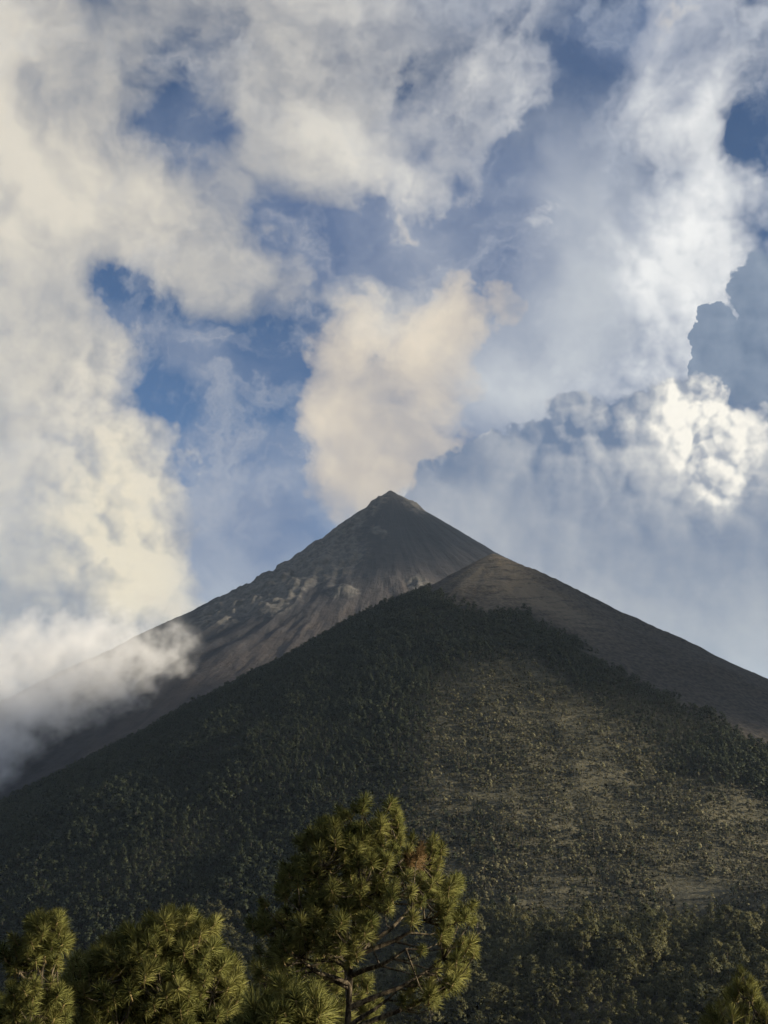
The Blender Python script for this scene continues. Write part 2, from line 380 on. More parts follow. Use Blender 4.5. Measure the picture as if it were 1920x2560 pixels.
def rockmask(x, y, z):
    u, v = project(x, y, z)
    m = 0.0
    for e in ((760, 1420, 110, 34, -38), (640, 1470, 60, 40, -30), (690, 1490, 36, 30, 0), (880, 1310, 90, 12, -38), (1035, 1262, 28, 14, 38), (930, 1248, 22, 8, -30), (1045, 1458, 24, 16, 10), (860, 1480, 30, 14, 0),
              (950, 1330, 16, 9, 30), (560, 1520, 60, 26, -30), (1090, 1500, 30, 25, 0), (840, 1400, 60, 30, -20)):
        m = m + ell(u, v, *e)
    return np.clip(m, 0, 1)
def H(x, y):
    x, y = np.asarray(x, float), np.asarray(y, float)
    return smax(6.0, near_slope(x, y) - 3 * np.clip(y / 100, 0, 1), saddle(x, y), hill(x, y), volcano(x, y), base_land(x, y))

def sheet(name, xs, ys, mat, attrs=None, dz=None, kind='structure'):
    X, Y = np.meshgrid(xs, ys); Z = H(X, Y)
    if dz is not None: Z = Z + dz(X, Y, Z)
    nx, ny = len(xs), len(ys)
    V = np.stack([X, Y, Z], -1).reshape(-1, 3)
    i = (np.arange(ny - 1)[:, None] * nx + np.arange(nx - 1)[None, :]).ravel()
    F = np.stack([i, i + 1, i + nx + 1, i + nx], -1)
    me = bpy.data.meshes.new(name)
    me.vertices.add(len(V)); me.vertices.foreach_set('co', V.ravel())
    me.loops.add(F.size); me.loops.foreach_set('vertex_index', F.ravel().astype(np.int32))
    me.polygons.add(len(F)); me.polygons.foreach_set('loop_start', np.arange(0, F.size, 4, dtype=np.int32))
    me.polygons.foreach_set('use_smooth', np.ones(len(F), bool))
    me.update(calc_edges=True)
    for k, fn in (attrs or {}).items():
        a = me.attributes.new(k, 'FLOAT', 'POINT'); a.data.foreach_set('value', fn(X, Y, Z).ravel().astype(np.float32))
    me.materials.append(mat)
    ob = bpy.data.objects.new(name, me); COL.objects.link(ob); ob['kind'] = kind
    return ob

def ash_mask(x, y, z):
    u, v = project(x, y, z)
    line = np.interp(u, [1000, 1050, 1090, 1150, 1240, 1320, 1400, 1500, 1650, 1800, 1930, 2300], [1400, 1440, 1490, 1512, 1525, 1545, 1590, 1655, 1735, 1805, 1868, 2080])
    line = line + (fbm(x * 0.05, y * 0.05, 4, 0.6, 130) - 0.05) * 36 * np.clip((u - 1060) / 60, 0, 1)
    return np.clip(0.5 + (line - v) / 34.0, 0, 1) * (y < 1250) + (y >= 1250)
def pale_mask(x, y, z):
    u, v = project(x, y, z)
    return np.clip(ell(u, v, 1340, 1485, 150, 30, 30) * 1.1 + ell(u, v, 1190, 1440, 60, 16, -35) * 0.9 + ell(u, v, 1245, 1440, 40, 60, 0) * 0.7, 0, 1)
def dry_mask(x, y, z):
    u, v = project(x, y, z)
    edge = np.interp(v, [1500, 1560, 1700, 1900, 2100, 2300, 2560], [1120, 1060, 960, 850, 800, 980, 1300])
    edge_r = np.interp(u, [1100, 1300, 1500, 1650, 1920, 2300], [1540, 1575, 1720, 1830, 1960, 2180])
    d = np.clip((u - edge + 60 * fbm(x * .012, y * .012, 3, .5, 7)) / 330, 0, 1) * np.clip((v - edge_r) / 110, 0, 1)
    return d * np.clip((2400 - v) / 160, 0.15, 1)

sheet('ground', np.concatenate([np.linspace(-14000, -2200, 40), np.linspace(-2000, 2000, 41), np.linspace(2200, 14000, 40)]), np.concatenate([np.linspace(-14000, -200, 40), np.linspace(0, 3400, 35), np.linspace(3700, 14000, 30)]), M_GROUND, dz=lambda X, Y, Z: -25.0 - 15.0 * (np.abs(X) < 2100) * (Y > -100) * (Y < 3600))
sheet('hillside', np.linspace(-300, 300, 151), np.linspace(-60, 240, 76), M_HILL, {'ash': lambda x, y, z: x * 0, 'dry': lambda x, y, z: x * 0 + 0.6, 'pale': lambda x, y, z: x * 0})
sheet('wooded_hill', np.linspace(-850, 950, 451), np.linspace(240, 1300, 266), M_HILL, {'ash': ash_mask, 'dry': dry_mask, 'pale': pale_mask})
sheet('volcano', np.linspace(-1600, 1300, 581), np.linspace(1300, 2900, 321), M_VOLC,
      {'rock': rockmask, 'brown': lambda x, y, z: (lambda u, v: np.clip(ell(u, v, 760, 1610, 330, 45, -28) * 1.3 + ell(u, v, 420, 1790, 250, 40, -30) + ell(u, v, 1020, 1520, 90, 30, -20), 0, 1))(*project(x, y, z))},
      dz=lambda X, Y, Z: rockmask(X, Y, Z) * (ridged(X * 0.02, (Y + Z) * 0.02, 5, 91) * 13 + fbm(X * 0.03, Z * 0.04, 5, .55, 95) * 12))

# ================================================================ vegetation
def new_mesh(name, V, F, mats, mat_idx=None, smooth=False):
    me = bpy.data.meshes.new(name); me.from_pydata(V, [], F)
    for m in mats: me.materials.append(m)
    if mat_idx is not None: me.polygons.foreach_set('material_index', np.array(mat_idx, dtype=np.int32))
    if smooth: me.polygons.foreach_set('use_smooth', np.ones(len(F), bool))
    me.update(); return me
def tube(V, F, pts, radii, n=6):
    """a tapered tube through the points, added to the lists"""
    base = len(V); pts = [Vector(p) for p in pts]
    for i, p in enumerate(pts):
        t = (pts[min(i + 1, len(pts) - 1)] - pts[max(i - 1, 0)]).normalized()
        a = t.orthogonal().normalized() if abs(t.z) > 0.98 else t.cross(Vector((0, 0, 1))).normalized()
        bb = t.cross(a)
        for k in range(n):
            an = 2 * math.pi * k / n
            V.append(tuple(p + (a * math.cos(an) + bb * math.sin(an)) * radii[i]))
    for i in range(len(pts) - 1):
        for k in range(n):
            k2 = (k + 1) % n
            F.append((base + i * n + k, base + i * n + k2, base + (i + 1) * n + k2, base + (i + 1) * n + k))
    F.append(tuple(base + (len(pts) - 1) * n + k for k in range(n)))

def clump_crown(rng, h, w, n_clumps, per, leaf, low=0.38, flat=0.55):
    """crown of loose clumps of small leaf faces"""
    V, F = [], []
    tips = []
    for c in range(n_clumps):
        t = rng.uniform(0, 1) ** 0.8; z = h * (low + (1 - low) * t * 0.95)
        prof = math.sin(math.pi * (0.18 + 0.80 * t)) ** 0.7
        a = rng.uniform(0, 2 * math.pi); rr = w * 0.5 * prof * math.sqrt(rng.uniform(0.15, 1.0))
        cc = Vector((rr * math.cos(a), rr * math.sin(a), z)); tips.append(cc)
        cr = w * rng.uniform(0.11, 0.20)
        for k in range(per):
            d = Vector((rng.gauss(0, 1), rng.gauss(0, 1), rng.gauss(0.25, 0.8))).normalized()
            p = cc + Vector((d.x * cr, d.y * cr, d.z * cr * flat * 1.2)) * rng.uniform(0.55, 1.05)
            nrm = (d + Vector((rng.gauss(0, .35), rng.gauss(0, .35), rng.gauss(0.2, .35)))).normalized()
            u = nrm.orthogonal().normalized(); v = nrm.cross(u); an = rng.uniform(0, 6.28)
            u, v = u * math.cos(an) + v * math.sin(an), v * math.cos(an) - u * math.sin(an)
            s_ = leaf * rng.uniform(0.6, 1.3); i = len(V)
            V += [tuple(p - u * s_ - v * s_ * 0.5), tuple(p + u * s_ - v * s_ * 0.4), tuple(p + u * s_ * 0.3 + v * s_)]
            F.append((i, i + 1, i + 2))
    return V, F, tips
def round_normals(me, h, n_leaf, k=0.85):
    """leaf faces shade like the rounded mass they belong to"""
    co = np.array([v.co for v in me.vertices]); c = np.array([0, 0, h * 0.55])
    d = co - c; d[:, 2] *= 1.2; d /= np.linalg.norm(d, axis=1)[:, None] + 1e-6
    vn = np.array([v.normal for v in me.vertices]); vn = np.where((vn * d).sum(1)[:, None] < 0, -vn, vn)
    nn = d * k + vn * (1 - k); nn /= np.linalg.norm(nn, axis=1)[:, None] + 1e-6
    nn[n_leaf * 3:] = 0
    me.polygons.foreach_set('use_smooth', np.ones(len(me.polygons), bool))
    me.normals_split_custom_set_from_vertices([tuple(v) for v in nn]); me.update()
def trunk_mesh(rng, h, r, tips, name):
    V, F = [], []
    bend = (rng.uniform(-.03, .03) * h, rng.uniform(-.03, .03) * h)
    P_ = [(bend[0] * (t ** 2), bend[1] * t * t, -0.8 + (h * 0.93 + 0.8) * t) for t in (0, .25, .5, .75, 1)]
    tube(V, F, P_, [r, r * .85, r * .7, r * .45, r * .15], 6)
    for tp in tips:
        z0 = max(h * 0.25, tp.z - tp.xy.length * 0.6); q = max(0, min(1, z0 / (h * 0.93)))
        s0 = Vector((bend[0] * q * q, bend[1] * q * q, z0))
        tube(V, F, [s0, s0.lerp(tp, 0.5) + Vector((0, 0, -0.04 * h)), tp], [r * .28, r * .2, r * .08], 4)
    return new_mesh(name, V, F, [M_TRUNK], smooth=True)

rng = random.Random(7)
def lowtree(name, h, w, n, per, leaf, mat, low):
    V, F, tips = clump_crown(rng, h, w, n, per, leaf, low)
    nf = len(F); tube(V, F, [(0, 0, -0.8), (0, 0, h * 0.8)], [0.16, 0.05], 4)
    me = new_mesh(name, V, F, [mat, M_TRUNK], [0] * nf + [1] * (len(F) - nf))
    round_normals(me, h, nf)
    o = bpy.data.objects.new(name, me); return o

# ---- far wood and shrubs: countless, one object each, leaf-clump trees scattered over points
def scatter(name, pts, protos, label, category):
    """pts: (x, y, z, scale, variant); copies of the prototypes set on the points"""
    pts = np.array(pts)
    me = bpy.data.meshes.new(name + '_points'); me.vertices.add(len(pts)); me.vertices.foreach_set('co', pts[:, :3].astype(np.float32).ravel())
    a = me.attributes.new('size', 'FLOAT', 'POINT'); a.data.foreach_set('value', pts[:, 3].astype(np.float32))
    a = me.attributes.new('which', 'INT', 'POINT'); a.data.foreach_set('value', pts[:, 4].astype(np.int32))
    ob = bpy.data.objects.new(name, me); COL.objects.link(ob)
    col = bpy.data.collections.new(name + '_kinds')
    for i, p in enumerate(protos): col.objects.link(p)
    ng = bpy.data.node_groups.new(name, 'GeometryNodeTree')
    ng.interface.new_socket('Geometry', in_out='INPUT', socket_type='NodeSocketGeometry'); ng.interface.new_socket('Geometry', in_out='OUTPUT', socket_type='NodeSocketGeometry')
    N, L = ng.nodes, ng.links.new
    gi, go = N.new('NodeGroupInput'), N.new('NodeGroupOutput')
    ci = N.new('GeometryNodeCollectionInfo'); ci.inputs['Collection'].default_value = col; ci.inputs['Separate Children'].default_value = True; ci.inputs['Reset Children'].default_value = True
    ip = N.new('GeometryNodeInstanceOnPoints'); ip.inputs['Pick Instance'].default_value = True
    at_s = N.new('GeometryNodeInputNamedAttribute'); at_s.data_type = 'FLOAT'; at_s.inputs['Name'].default_value = 'size'
    at_w = N.new('GeometryNodeInputNamedAttribute'); at_w.data_type = 'INT'; at_w.inputs['Name'].default_value = 'which'
    rv = N.new('FunctionNodeRandomValue'); rv.data_type = 'FLOAT_VECTOR'; rv.inputs['Min'].default_value = (-0.05, -0.05, 0); rv.inputs['Max'].default_value = (0.05, 0.05, 6.283)
    L(gi.outputs[0], ip.inputs['Points']); L(ci.outputs[0], ip.inputs['Instance']); L(at_w.outputs['Attribute'], ip.inputs['Instance Index'])
    L(at_s.outputs['Attribute'], ip.inputs['Scale']); L(rv.outputs[0], ip.inputs['Rotation']); L(ip.outputs[0], go.inputs[0])
    md = ob.modifiers.new('scatter', 'NODES'); md.node_group = ng
    ob['kind'] = 'stuff'; ob['label'] = label; ob['category'] = category
    return ob

nr = np.random.default_rng(3)
def candidates(x0, x1, y0, y1, step):
    gx, gy = np.meshgrid(np.arange(x0, x1, step), np.arange(y0, y1, step))
    gx = gx.ravel() + nr.uniform(-.48, .48, gx.size) * step; gy = gy.ravel() + nr.uniform(-.48, .48, gy.size) * step
    gz = H(gx, gy); u, v = project(gx, gy, gz)
    k = (u > -250) & (u < 2170) & (v < 2700) & (gy < 1180)
    return gx[k], gy[k], gz[k], u[k], v[k]
X, Y, Z, U, V_ = candidates(-620, 700, 250, 1180, 3.3)
ash_ = ash_mask(X, Y, Z); dry_ = dry_mask(X, Y, Z)
patch = fbm(X * 0.02, Y * 0.02, 4, 0.5, 101)
clearing = ell(U, V_, 1740, 2235, 60, 38) + 0.8 * ell(U, V_, 1830, 2320, 110, 14)
wood_p = np.clip(1.08 - dry_ * 1.2 + patch * 0.6, 0.015, 1) * np.clip(1.0 - ash_ * 1.6, 0, 1) * np.clip(1 - clearing * 1.3, 0, 1)
is_wood = nr.uniform(0, 1, X.size) < wood_p
shrub_p = np.clip(0.62 + patch * 0.9, 0.12, 0.95) * dry_ * np.clip(1 - ash_ * 1.4, 0, 1) * np.clip(1 - clearing * 1.6, 0, 1)
is_shrub = (~is_wood) & (nr.uniform(0, 1, X.size) < shrub_p)
dist = np.hypot(X, Y)
# the 300 trees that show largest stand as single trees; the rest is one wood
size = nr.uniform(0.65, 1.3, X.size) * np.clip(1 + fbm(X * .015, Y * .015, 3, .5, 120) * .8, .6, 1.4) * np.where(dry_ > 0.4, 0.75, 1.0) * np.clip(1.05 - np.clip((1640 - V_) / 500, 0, 0.5), 0.6, 1)
inframe = (U > -20) & (U < 1940) & (V_ < 2640)
show = np.where(is_wood & inframe, size / dist, -1)
order = np.argsort(-show)[:300]
single = np.zeros(X.size, bool); single[order] = True

far_protos = [lowtree('far_tree_kind', 6.6 * a, 4.3 * b_, 15, 13, 0.48, M_FAR, l_) for a, b_, l_ in ((1, 1, .3), (1.15, .9, .35), (.9, 1.1, .25), (1.05, 1.0, .3), (1.3, .85, .3), (.8, 1.05, .22))]
shrub_protos = [lowtree('shrub_kind', 3.4 * a, 3.2 * b_, 9, 12, 0.42, M_SHRUB, 0.12) for a, b_ in ((1, 1), (1.5, .9), (.7, 1.2), (.85, 1.0), (2.0, .8))]
far_protos += [lowtree('near_tree_kind', 10.0 * a, 6.0 * b_, 26, 17, 0.36, M_MID, l_) for a, b_, l_ in ((1, 1, .4), (1.15, .9, .42), (.9, 1.1, .38), (1.05, 1.0, .4), (1.25, .85, .42), (.8, 1.05, .35))]
k = is_wood & ~single
nearer = (dist < 560 + 60 * patch) & (V_ > 2290)
scatter('forest', np.stack([X[k], Y[k], Z[k], size[k] * np.where(nearer[k], 0.72, 1.0), nr.integers(0, 6, k.sum()) + 6 * nearer[k]], -1), far_protos, 'dense dark green pine forest covering the hill below the volcano', 'forest')
k = is_shrub
xs_, ys_, zs_, us_, vs_ = candidates(-200, 620, 380, 1120, 2.3)
d_ = dry_mask(xs_, ys_, zs_); p_ = fbm(xs_ * 0.03, ys_ * 0.03, 4, 0.55, 111); a_ = ash_mask(xs_, ys_, zs_)
cl_ = ell(us_, vs_, 1740, 2235, 60, 38) + 0.8 * ell(us_, vs_, 1830, 2320, 110, 14)
kk = nr.uniform(0, 1, xs_.size) < np.clip(0.75 + p_ * 0.9, 0.1, 1) * np.clip(d_ * 1.4 - 0.1, 0, 1) * np.clip(1 - a_ * 2, 0, 1) * np.clip(1 - cl_ * 1.6, 0, 1)
low_pts = np.stack([xs_[kk], ys_[kk], zs_[kk], nr.uniform(.22, .62, kk.sum()), nr.integers(0, 5, kk.sum())], -1)
scatter('undergrowth', low_pts, [lowtree('bush_kind', 2.6 * a, 3.4 * b_, 6, 10, 0.45, M_SHRUB, 0.10) for a, b_ in ((1, 1), (1.3, .9), (.8, 1.2), (.9, 1.0), (1.1, .8))], 'low dry bushes and tussocks covering the sunlit face of the hill', 'bushes')
scatter('scrub', np.stack([X[k], Y[k], Z[k], nr.uniform(.5, 1.25, k.sum()) ** 1.6, nr.integers(0, 5, k.sum())], -1), shrub_protos, 'scattered grey green shrubs on the dry grassy hillside', 'shrubs')
print('wood', int((is_wood & ~single).sum()), 'shrubs', int(is_shrub.sum()))

def link(ob, parent=None, **props):
    COL.objects.link(ob); ob.parent = parent
    for k_, v_ in props.items(): ob[k_] = v_
    return ob
kinds = []
for i in range(6):
    h = (13, 15, 11.5, 14, 16, 12)[i]; w = (7.0, 6.4, 7.6, 6.8, 6.0, 7.0)[i]
    V, F, tips = clump_crown(rng, h, w, 46, 26, 0.34, low=0.42)
    cm = new_mesh('saddle_pine_crown', V, F, [M_MID]); round_normals(cm, h, len(F), 0.6)
    kinds.append((cm, trunk_mesh(rng, h, 0.20, tips[::4], 'saddle_pine_trunk')))
for n_, i in enumerate(order):
    cm, tm = kinds[n_ % 6]
    t = link(bpy.data.objects.new('pine_tree', None), label='small round-topped pine standing in the wood below the hill', category='tree', group='pines in the wood at the foot of the hill')
    t.location = (X[i], Y[i], Z[i]); t.rotation_euler = (0, 0, rng.uniform(0, 6.28)); s_ = size[i] * rng.uniform(0.5, 0.78); t.scale = (s_, s_, s_ * rng.uniform(.9, 1.1))
    link(bpy.data.objects.new('trunk', tm), t); link(bpy.data.objects.new('crown', cm), t)

# ---- near pines: trunk, limbs, and bottle-brush needle clusters
def tuft_mesh(seed, n=240, length=0.165, mat=None, spread=1.0):
    r_ = random.Random(seed); V, F, mi = [], [], []
    for i in range(n):
        t = r_.uniform(0, 1); z0 = 0.02 + 0.11 * t
        a = r_.uniform(0, 2 * math.pi); pol = (0.30 + 1.25 * (1 - t) ** 0.8 + r_.gauss(0, .16)) * spread
        d = Vector((math.sin(pol) * math.cos(a), math.sin(pol) * math.sin(a), math.cos(pol)))
        L_ = length * r_.uniform(.75, 1.1); side = d.cross(Vector((r_.gauss(0, 1), r_.gauss(0, 1), r_.gauss(0, 1)))).normalized() * 0.0025
        p0 = Vector((0, 0, z0)); p1 = p0 + d * L_ * .55; p2 = p0 + d * L_ + Vector((0, 0, -0.022 * (1.3 - d.z)))
        k = len(V); V += [tuple(p0 - side), tuple(p0 + side), tuple(p1 + side), tuple(p1 - side), tuple(p2)]
        F += [(k, k + 1, k + 2, k + 3), (k + 3, k + 2, k + 4)]; mi += [0, 0]
    nf = len(F); tube(V, F, [(0, 0, -.02), (0, 0, .10), (0, 0, .15)], [.011, .011, .004], 5); mi += [1] * (len(F) - nf)
    me = new_mesh('needle_cluster', V, F, [mat or M_NEEDLE, M_BUD], mi)
    # needles shade as the rounded brush they form
    co = np.array(V); c = np.array([0, 0, 0.0]); d = co - c; d /= np.linalg.norm(d, axis=1)[:, None] + 1e-6
    vn = np.array([v.normal for v in me.vertices]); vn = np.where((vn * d).sum(1)[:, None] < 0, -vn, vn)
    nn = d * 0.65 + vn * 0.35; nn /= np.linalg.norm(nn, axis=1)[:, None] + 1e-6
    me.polygons.foreach_set('use_smooth', np.ones(len(F), bool)); me.normals_split_custom_set_from_vertices([tuple(v) for v in nn]); me.update()
    return me
TUFTS = [tuft_mesh(i) for i in range(6)]
SPIKES = [tuft_mesh(20 + i, 150, 0.19, spread=0.62) for i in range(4)]
RUSTY = [tuft_mesh(40, mat=M_RUST)]

def near_pine(name, label, Yd, trunk_px, outline, n, seed, nb=14, void=(), limbs=(), tuft_scale=1.0, shapes=None, rusty=(), depth=0.85, inner=0.25, r0=0.11, gap_at=-0.22):
    """trunk_px: points of the trunk (px, py) from the top down; outline: (py, left, right) of the crown"""
    r_ = random.Random(seed); shapes = shapes or TUFTS
    top = at(*trunk_px[0], Yd); gx = at(*trunk_px[-1], Yd)
    ground = float(H(gx.x, Yd)) - 0.15
    root = link(bpy.data.objects.new(name, None), label=label, category='tree', group='young pines on the slope in front')
    root.location = (gx.x, Yd, ground)
    org = Vector(root.location)
    path = [at(p[0], p[1], Yd) - org for p in reversed(trunk_px)]
    path = [Vector((path[0].x, 0, 0))] + path
    hh = path[-1].z
    V, F = [], []
    fine_path = []
    for a_, b_ in zip(path[:-1], path[1:]):
        for q in range(4): fine_path.append(a_.lerp(b_, q / 4))
    fine_path.append(path[-1])
    fine_path = [p + Vector((math.sin(p.z * 2.1 + seed) * .015, math.cos(p.z * 1.7) * .02, 0)) for p in fine_path]
    tube(V, F, fine_path, [r0 * max(0.10, (1 - 0.88 * (p.z / hh))) * (1 + .08 * r_.uniform(-1, 1)) for p in fine_path], 10)
    link(bpy.data.objects.new('trunk', new_mesh('pine_trunk', V, F, [M_BARK], smooth=True)), root)
    def axis(z):
        for a_, b_ in zip(fine_path[:-1], fine_path[1:]):
            if a_.z <= z <= b_.z: return a_.lerp(b_, (z - a_.z) / max(1e-6, b_.z - a_.z))
        return fine_path[-1].copy() if z > hh else fine_path[0].copy()
    oy, ol, orr = zip(*outline); sc_ = Yd / FPX / math.cos(PITCH)
    tufts = []; tries = 0
    while len(tufts) < n and tries < n * 60:
        tries += 1
        py = r_.uniform(oy[0], oy[-1]); l, r = np.interp(py, oy, ol), np.interp(py, oy, orr)
        if r_.uniform(0, 1) > (r - l) / max(np.array(orr) - np.array(ol)): continue
        u, v = r_.uniform(-1, 1), r_.uniform(-1, 1); rho = math.hypot(u, v)
        if rho > 1 or r_.uniform(0, 1) > inner + (1 - inner) * rho ** 2: continue
        px = (l + r) / 2 + u * (r - l) / 2
        if any(((px - e[0]) / e[2]) ** 2 + ((py - e[1]) / e[3]) ** 2 < 1 and r_.uniform(0, 1) < e[4] for e in void): continue
        p = at(px, py, Yd) - org; p.y = v * (r - l) / 2 * sc_ * depth
        if float(vnoise(np.array(p.x * 4.2 + p.y * 2.3 + seed), np.array(p.z * 4.6 + p.y * 2.1), seed)) < gap_at: continue
        if any((p - t_[0]).length < 0.10 * tuft_scale for t_ in tufts): continue
        tufts.append((p, px, py))
    # limbs: given ones first, then spread out among the clusters
    tips = [at(a_, b_, Yd) - org + Vector((0, c_, 0)) for a_, b_, c_ in limbs]
    pool = [t_[0] for t_ in tufts]
    while len(tips) < nb and pool:
        cand = max(r_.sample(pool, min(25, len(pool))), key=lambda p: min([(p - t_).length for t_ in tips] or [9]))
        ax = axis(cand.z); tips.append(ax.lerp(cand, 0.78))
    groups = [[] for _ in tips]
    for t_ in tufts:
        groups[min(range(len(tips)), key=lambda i: (t_[0] - tips[i]).length)].append(t_)
    for tip, grp in zip(tips, groups):
        hd = math.hypot(tip.x - axis(tip.z).x, tip.y); z0 = max(0.15 * hh, tip.z - 0.42 * hd - 0.08); s0 = axis(z0)
        mid = s0.lerp(tip, 0.55) + Vector((r_.uniform(-.05, .05), r_.uniform(-.05, .05), -0.05 * hd)); q1 = s0.lerp(mid, 0.5) + Vector((0, 0, .01)); q3 = mid.lerp(tip, 0.5) + Vector((0, 0, -.015))
        line = [s0, q1, mid, q3, tip]; rb = min(r0 * 0.42, 0.012 + 0.028 * hd)
        V, F = [], []; tube(V, F, line, [rb, rb * .85, rb * .7, rb * .5, rb * .3], 7)
        bo = link(bpy.data.objects.new('branch', None), root)
        for p, px, py in grp:
            src = min((line[1], mid, q3, tip), key=lambda q: (q - p).length + (0.4 if q.z > p.z else 0))
            out = Vector((p.x - axis(p.z).x, p.y, 0)); out = out.normalized() if out.length > 1e-3 else Vector((0, 0, 1))
            d = (out * r_.uniform(.15, .75) + Vector((r_.gauss(0, .18), r_.gauss(0, .18), 1.0))).normalized()
            if shapes is SPIKES: d = (out * .2 + Vector((r_.gauss(0, .08), r_.gauss(0, .08), 1.0))).normalized()
            base = p - d * 0.05
            m1 = src.lerp(base, .6) + Vector((0, 0, -.05 * (base - src).length)) - d * 0.03
            tube(V, F, [src, m1, base], [rb * .35 + .002, .008, .006], 5)
            me = RUSTY[0] if any(math.hypot(px - e[0], py - e[1]) < e[2] for e in rusty) else r_.choice(shapes)
            c = link(bpy.data.objects.new('needle_cluster', me), bo)
            q = d.to_track_quat('Z', 'Y').to_matrix().to_4x4(); k = tuft_scale * r_.uniform(.68, 1.22)
            c.matrix_local = Matrix.Translation(base) @ q @ Matrix.Rotation(r_.uniform(0, 6.28), 4, 'Z') @ Matrix.Scale(k, 4)
        # the limb itself carries its clusters
        bm_ = new_mesh('pine_branch', V, F, [M_BARK], smooth=True)
        kids = list(bo.children); nb_o = bpy.data.objects.new('branch', bm_); COL.objects.link(nb_o); nb_o.parent = root
        for c in kids: c.parent = nb_o
        bpy.data.objects.remove(bo)
        nb_o.name = 'branch'
    return root

near_pine('pine_tree', 'tall pine with bare lower limbs standing in the middle before the dark hill', 14.0,
    [(905, 2030), (900, 2180), (885, 2330), (872, 2450), (865, 2600)],
    [(2012, 885, 985), (2040, 868, 1005), (2060, 815, 1005), (2090, 760, 1005), (2120, 745, 1095), (2160, 740, 1120), (2200, 695, 1165), (2250, 672, 1178), (2300, 632, 1195), (2350, 632, 1205), (2400, 665, 1185), (2450, 700, 1160), (2500, 990, 1100)],
    420, 11, 24, void=((1020, 2330, 90, 110, .85), (880, 2430, 170, 80, .93), (1000, 2430, 120, 60, .9), (1020, 2110, 30, 25, .9)),
    limbs=((1060, 2300, -.1), (1110, 2400, .1), (1120, 2450, -.2), (760, 2400, -.15), (720, 2330, .1), (990, 2210, .2)), rusty=((1040, 2140, 20),), r0=0.095, tuft_scale=0.95, gap_at=-0.22)
near_pine('pine_tree', 'bushy round pine with sunlit dense crown left of the tall pine', 12.0,
    [(440, 2330), (420, 2450), (410, 2600)],
    [(2290, 430, 480), (2310, 380, 540), (2345, 290, 540), (2400, 220, 560), (2450, 170, 590), (2500, 150, 600), (2560, 150, 605), (2640, 170, 600)],
    430, 23, 16, inner=0.1, r0=0.10, tuft_scale=0.95)
near_pine('pine_tree', 'slender pine cut by the edge of the picture beyond the round pine', 10.6,
    [(115, 2305), (100, 2430), (90, 2600)],
    [(2288, 100, 150), (2320, 50, 160), (2360, 30, 162), (2420, -30, 150), (2480, -100, 165), (2560, -140, 170), (2620, -140, 170)],
    210, 31, 12, inner=0.3, r0=0.07, tuft_scale=0.72)
near_pine('pine_tree', 'thin young pine tip rising between the two pines on the lower left', 14.0,
    [(190, 2385), (192, 2470), (192, 2600)],
    [(2382, 182, 202), (2410, 172, 208), (2440, 150, 240), (2500, 120, 280), (2600, 100, 300)],
    70, 37, 6, r0=0.05)
near_pine('pine_tree', 'shaded pine filling the gap behind the trunk of the tall pine', 19.0,
    [(760, 2390), (770, 2470), (775, 2600)],
    [(2395, 660, 800), (2430, 630, 880), (2470, 625, 930), (2520, 620, 950), (2600, 620, 960)],
    200, 41, 12, r0=0.09)
near_pine('pine_tree', 'low bright green pine top in front of the tall pine trunk', 9.5,
    [(735, 2490), (720, 2560), (715, 2660)],
    [(2485, 690, 770), (2515, 640, 800), (2560, 590, 820), (2640, 560, 840)],
    75, 43, 8, r0=0.05)
near_pine('pine_tree', 'young pine top with upright shoots in the lower right corner', 11.0,
    [(1860, 2432), (1864, 2520), (1866, 2640)],
    [(2430, 1854, 1868), (2465, 1842, 1884), (2500, 1822, 1912), (2530, 1790, 1945), (2570, 1772, 1975), (2660, 1750, 2000)],
    110, 47, 11, shapes=SPIKES, r0=0.045, tuft_scale=0.72, gap_at=-0.4)

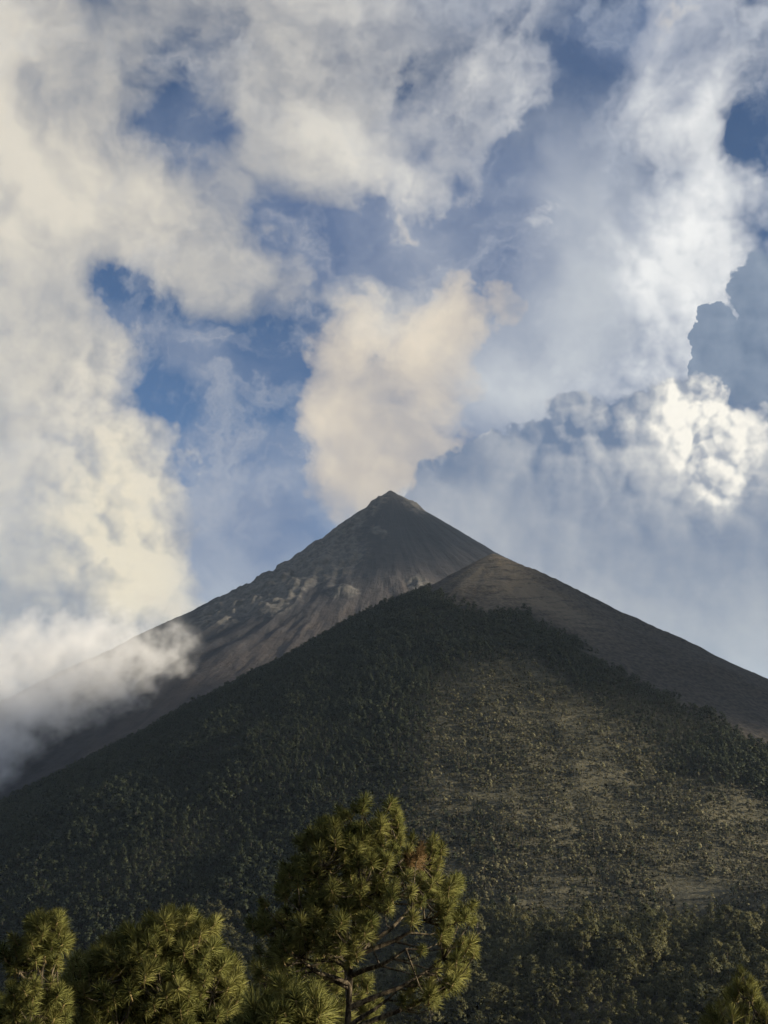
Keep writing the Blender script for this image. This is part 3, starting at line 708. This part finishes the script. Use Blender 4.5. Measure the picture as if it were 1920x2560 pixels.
# ================================================================ air
M_MIST = bpy.data.materials.new('mist'); M_MIST.use_nodes = True
t = M_MIST.node_tree; t.nodes.clear(); o = t.nodes.new('ShaderNodeOutputMaterial'); pv = t.nodes.new('ShaderNodeVolumePrincipled')
pv.inputs['Color'].default_value = (0.995, 0.995, 0.995, 1); pv.inputs['Density'].default_value = 1.0; pv.inputs['Anisotropy'].default_value = 0.0
t.links.new(pv.outputs[0], o.inputs['Volume'])
def mist_cloud(name, lo, hi, voxel, lumps, amp, dens, freq, label):
    """cloud of droplets: lumps (centre, radius, weight) torn by noise, filled into a voxel grid"""
    ng = bpy.data.node_groups.new(name, 'GeometryNodeTree'); ng.interface.new_socket('Geometry', in_out='OUTPUT', socket_type='NodeSocketGeometry')
    S.tree = ng; N = ng.nodes
    vc = N.new('GeometryNodeVolumeCube'); vc.inputs['Min'].default_value = lo; vc.inputs['Max'].default_value = hi
    for ax, a_, b_ in zip('XYZ', lo, hi): vc.inputs['Resolution ' + ax].default_value = int((b_ - a_) / voxel)
    P = S(N.new('GeometryNodeInputPosition').outputs[0])
    Pw = vmath('ADD', P, vmath('SCALE', vmath('SUBTRACT', noise(P, freq * 1.3, 4, 0.6, col=True), (0.5, 0.5, 0.5)), 90.0))
    f = noise(Pw, freq, 8, 0.60) - 0.5
    tot = None
    for c, r_, w_ in lumps:
        q = vmath('LENGTH', vmath('MULTIPLY', vmath('SUBTRACT', Pw, tuple(c)), (1 / r_[0], 1 / r_[1], 1 / r_[2])))
        g = S.math('POWER', 0.5, q * q) * w_; tot = g if tot is None else tot + g
    d = S.math('MAXIMUM', tot - 0.45 + f * amp * S.math('MINIMUM', tot * 1.6 + 0.12, 1.0), 0.0) * dens
    S.put(vc.inputs['Density'], d)
    sm = N.new('GeometryNodeSetMaterial'); sm.inputs['Material'].default_value = M_MIST; go = N.new('NodeGroupOutput')
    ng.links.new(vc.outputs[0], sm.inputs[0]); ng.links.new(sm.outputs[0], go.inputs[0])
    me = bpy.data.meshes.new(name); me.materials.append(M_MIST); ob = bpy.data.objects.new(name, me); COL.objects.link(ob)
    ob.modifiers.new('droplets', 'NODES').node_group = ng
    ob['kind'] = 'stuff'; ob['label'] = label; ob['category'] = 'mist'
    return ob
YM = 1780.0; mk = YM / FPX
def lump(px, py, rpx, rpy, w_, Y_): return (at(px, py, Y_), (rpx * Y_ / FPX, 75.0, rpy * Y_ / FPX), w_)
mist_cloud('mist', (at(-150, 1900, 1900).x, 1230.0, at(0, 2080, 1350).z), (at(540, 1700, 1900).x, 1960.0, at(0, 1460, 1900).z), 6.0,
    [lump(420, 1640, 55, 75, .72, 1790), lump(330, 1735, 75, 75, .62, 1690), lump(220, 1700, 90, 70, .72, 1720), lump(110, 1770, 90, 70, .74, 1620), lump(10, 1850, 70, 80, .70, 1500), lump(-80, 1930, 80, 90, .80, 1400), lump(270, 1600, 140, 80, .55, 1830), lump(70, 1650, 170, 100, .9, 1780), lump(-60, 1760, 130, 110, .9, 1620)],
    5.0, 0.019, 0.021, 'torn grey cloud drifting across the left flank of the volcano')
# cloud added out of view to the right, before the sun, to shade the volcano
XC = 4000.0
sd = SUN_DIR / SUN_DIR.x
def shade(x, y, z, ry, rz, w_=1.0): k_ = XC - x; return ((XC, y + k_ * sd.y, z + k_ * sd.z), (170.0, ry, rz), w_)  # lump placed on the sun ray of the spot it should shade
def pall(y, z, ry, rz, w_=1.5): return ((XC, y, z), (190.0, ry, rz), w_)
mist_cloud('cloud', (XC - 420, -700, 645), (XC + 420, 2700, 2300), 36.0,
    [pall(40, 1050, 110, 90), pall(200, 1040, 150, 130), pall(330, 1040, 200, 170), pall(620, 1150, 240, 170, 1.2), shade(60, 2330, 480, 330, 240)],
    1.3, 0.03, 0.004, 'heavy grey cloud out of view, added before the low sun to shade the volcano')

M_HAZE = bpy.data.materials.new('haze'); M_HAZE.use_nodes = True
t = M_HAZE.node_tree; t.nodes.clear(); o = t.nodes.new('ShaderNodeOutputMaterial'); pv = t.nodes.new('ShaderNodeVolumePrincipled')
pv.inputs['Color'].default_value = (0.60, 0.78, 1.0, 1); pv.inputs['Density'].default_value = 3.6e-5; pv.inputs['Anisotropy'].default_value = 0.2
t.links.new(pv.outputs[0], o.inputs['Volume'])
bm = bmesh.new(); bmesh.ops.create_cube(bm, size=1.0)
lo_z = min(float(min((v.co.z for v in bpy.data.objects[n_].data.vertices))) for n_ in ('ground', 'volcano', 'wooded_hill')) - 1.0
hi_z = 640.0
for v in bm.verts: v.co = Vector((v.co.x * 28100, v.co.y * 28100, lo_z if v.co.z < 0 else hi_z))
me = bpy.data.meshes.new('haze'); bm.to_mesh(me); bm.free(); me.materials.append(M_HAZE)
hz = bpy.data.objects.new('haze', me); COL.objects.link(hz); hz['kind'] = 'stuff'; hz['label'] = 'thin blue haze in the air before the volcano'; hz['category'] = 'haze'
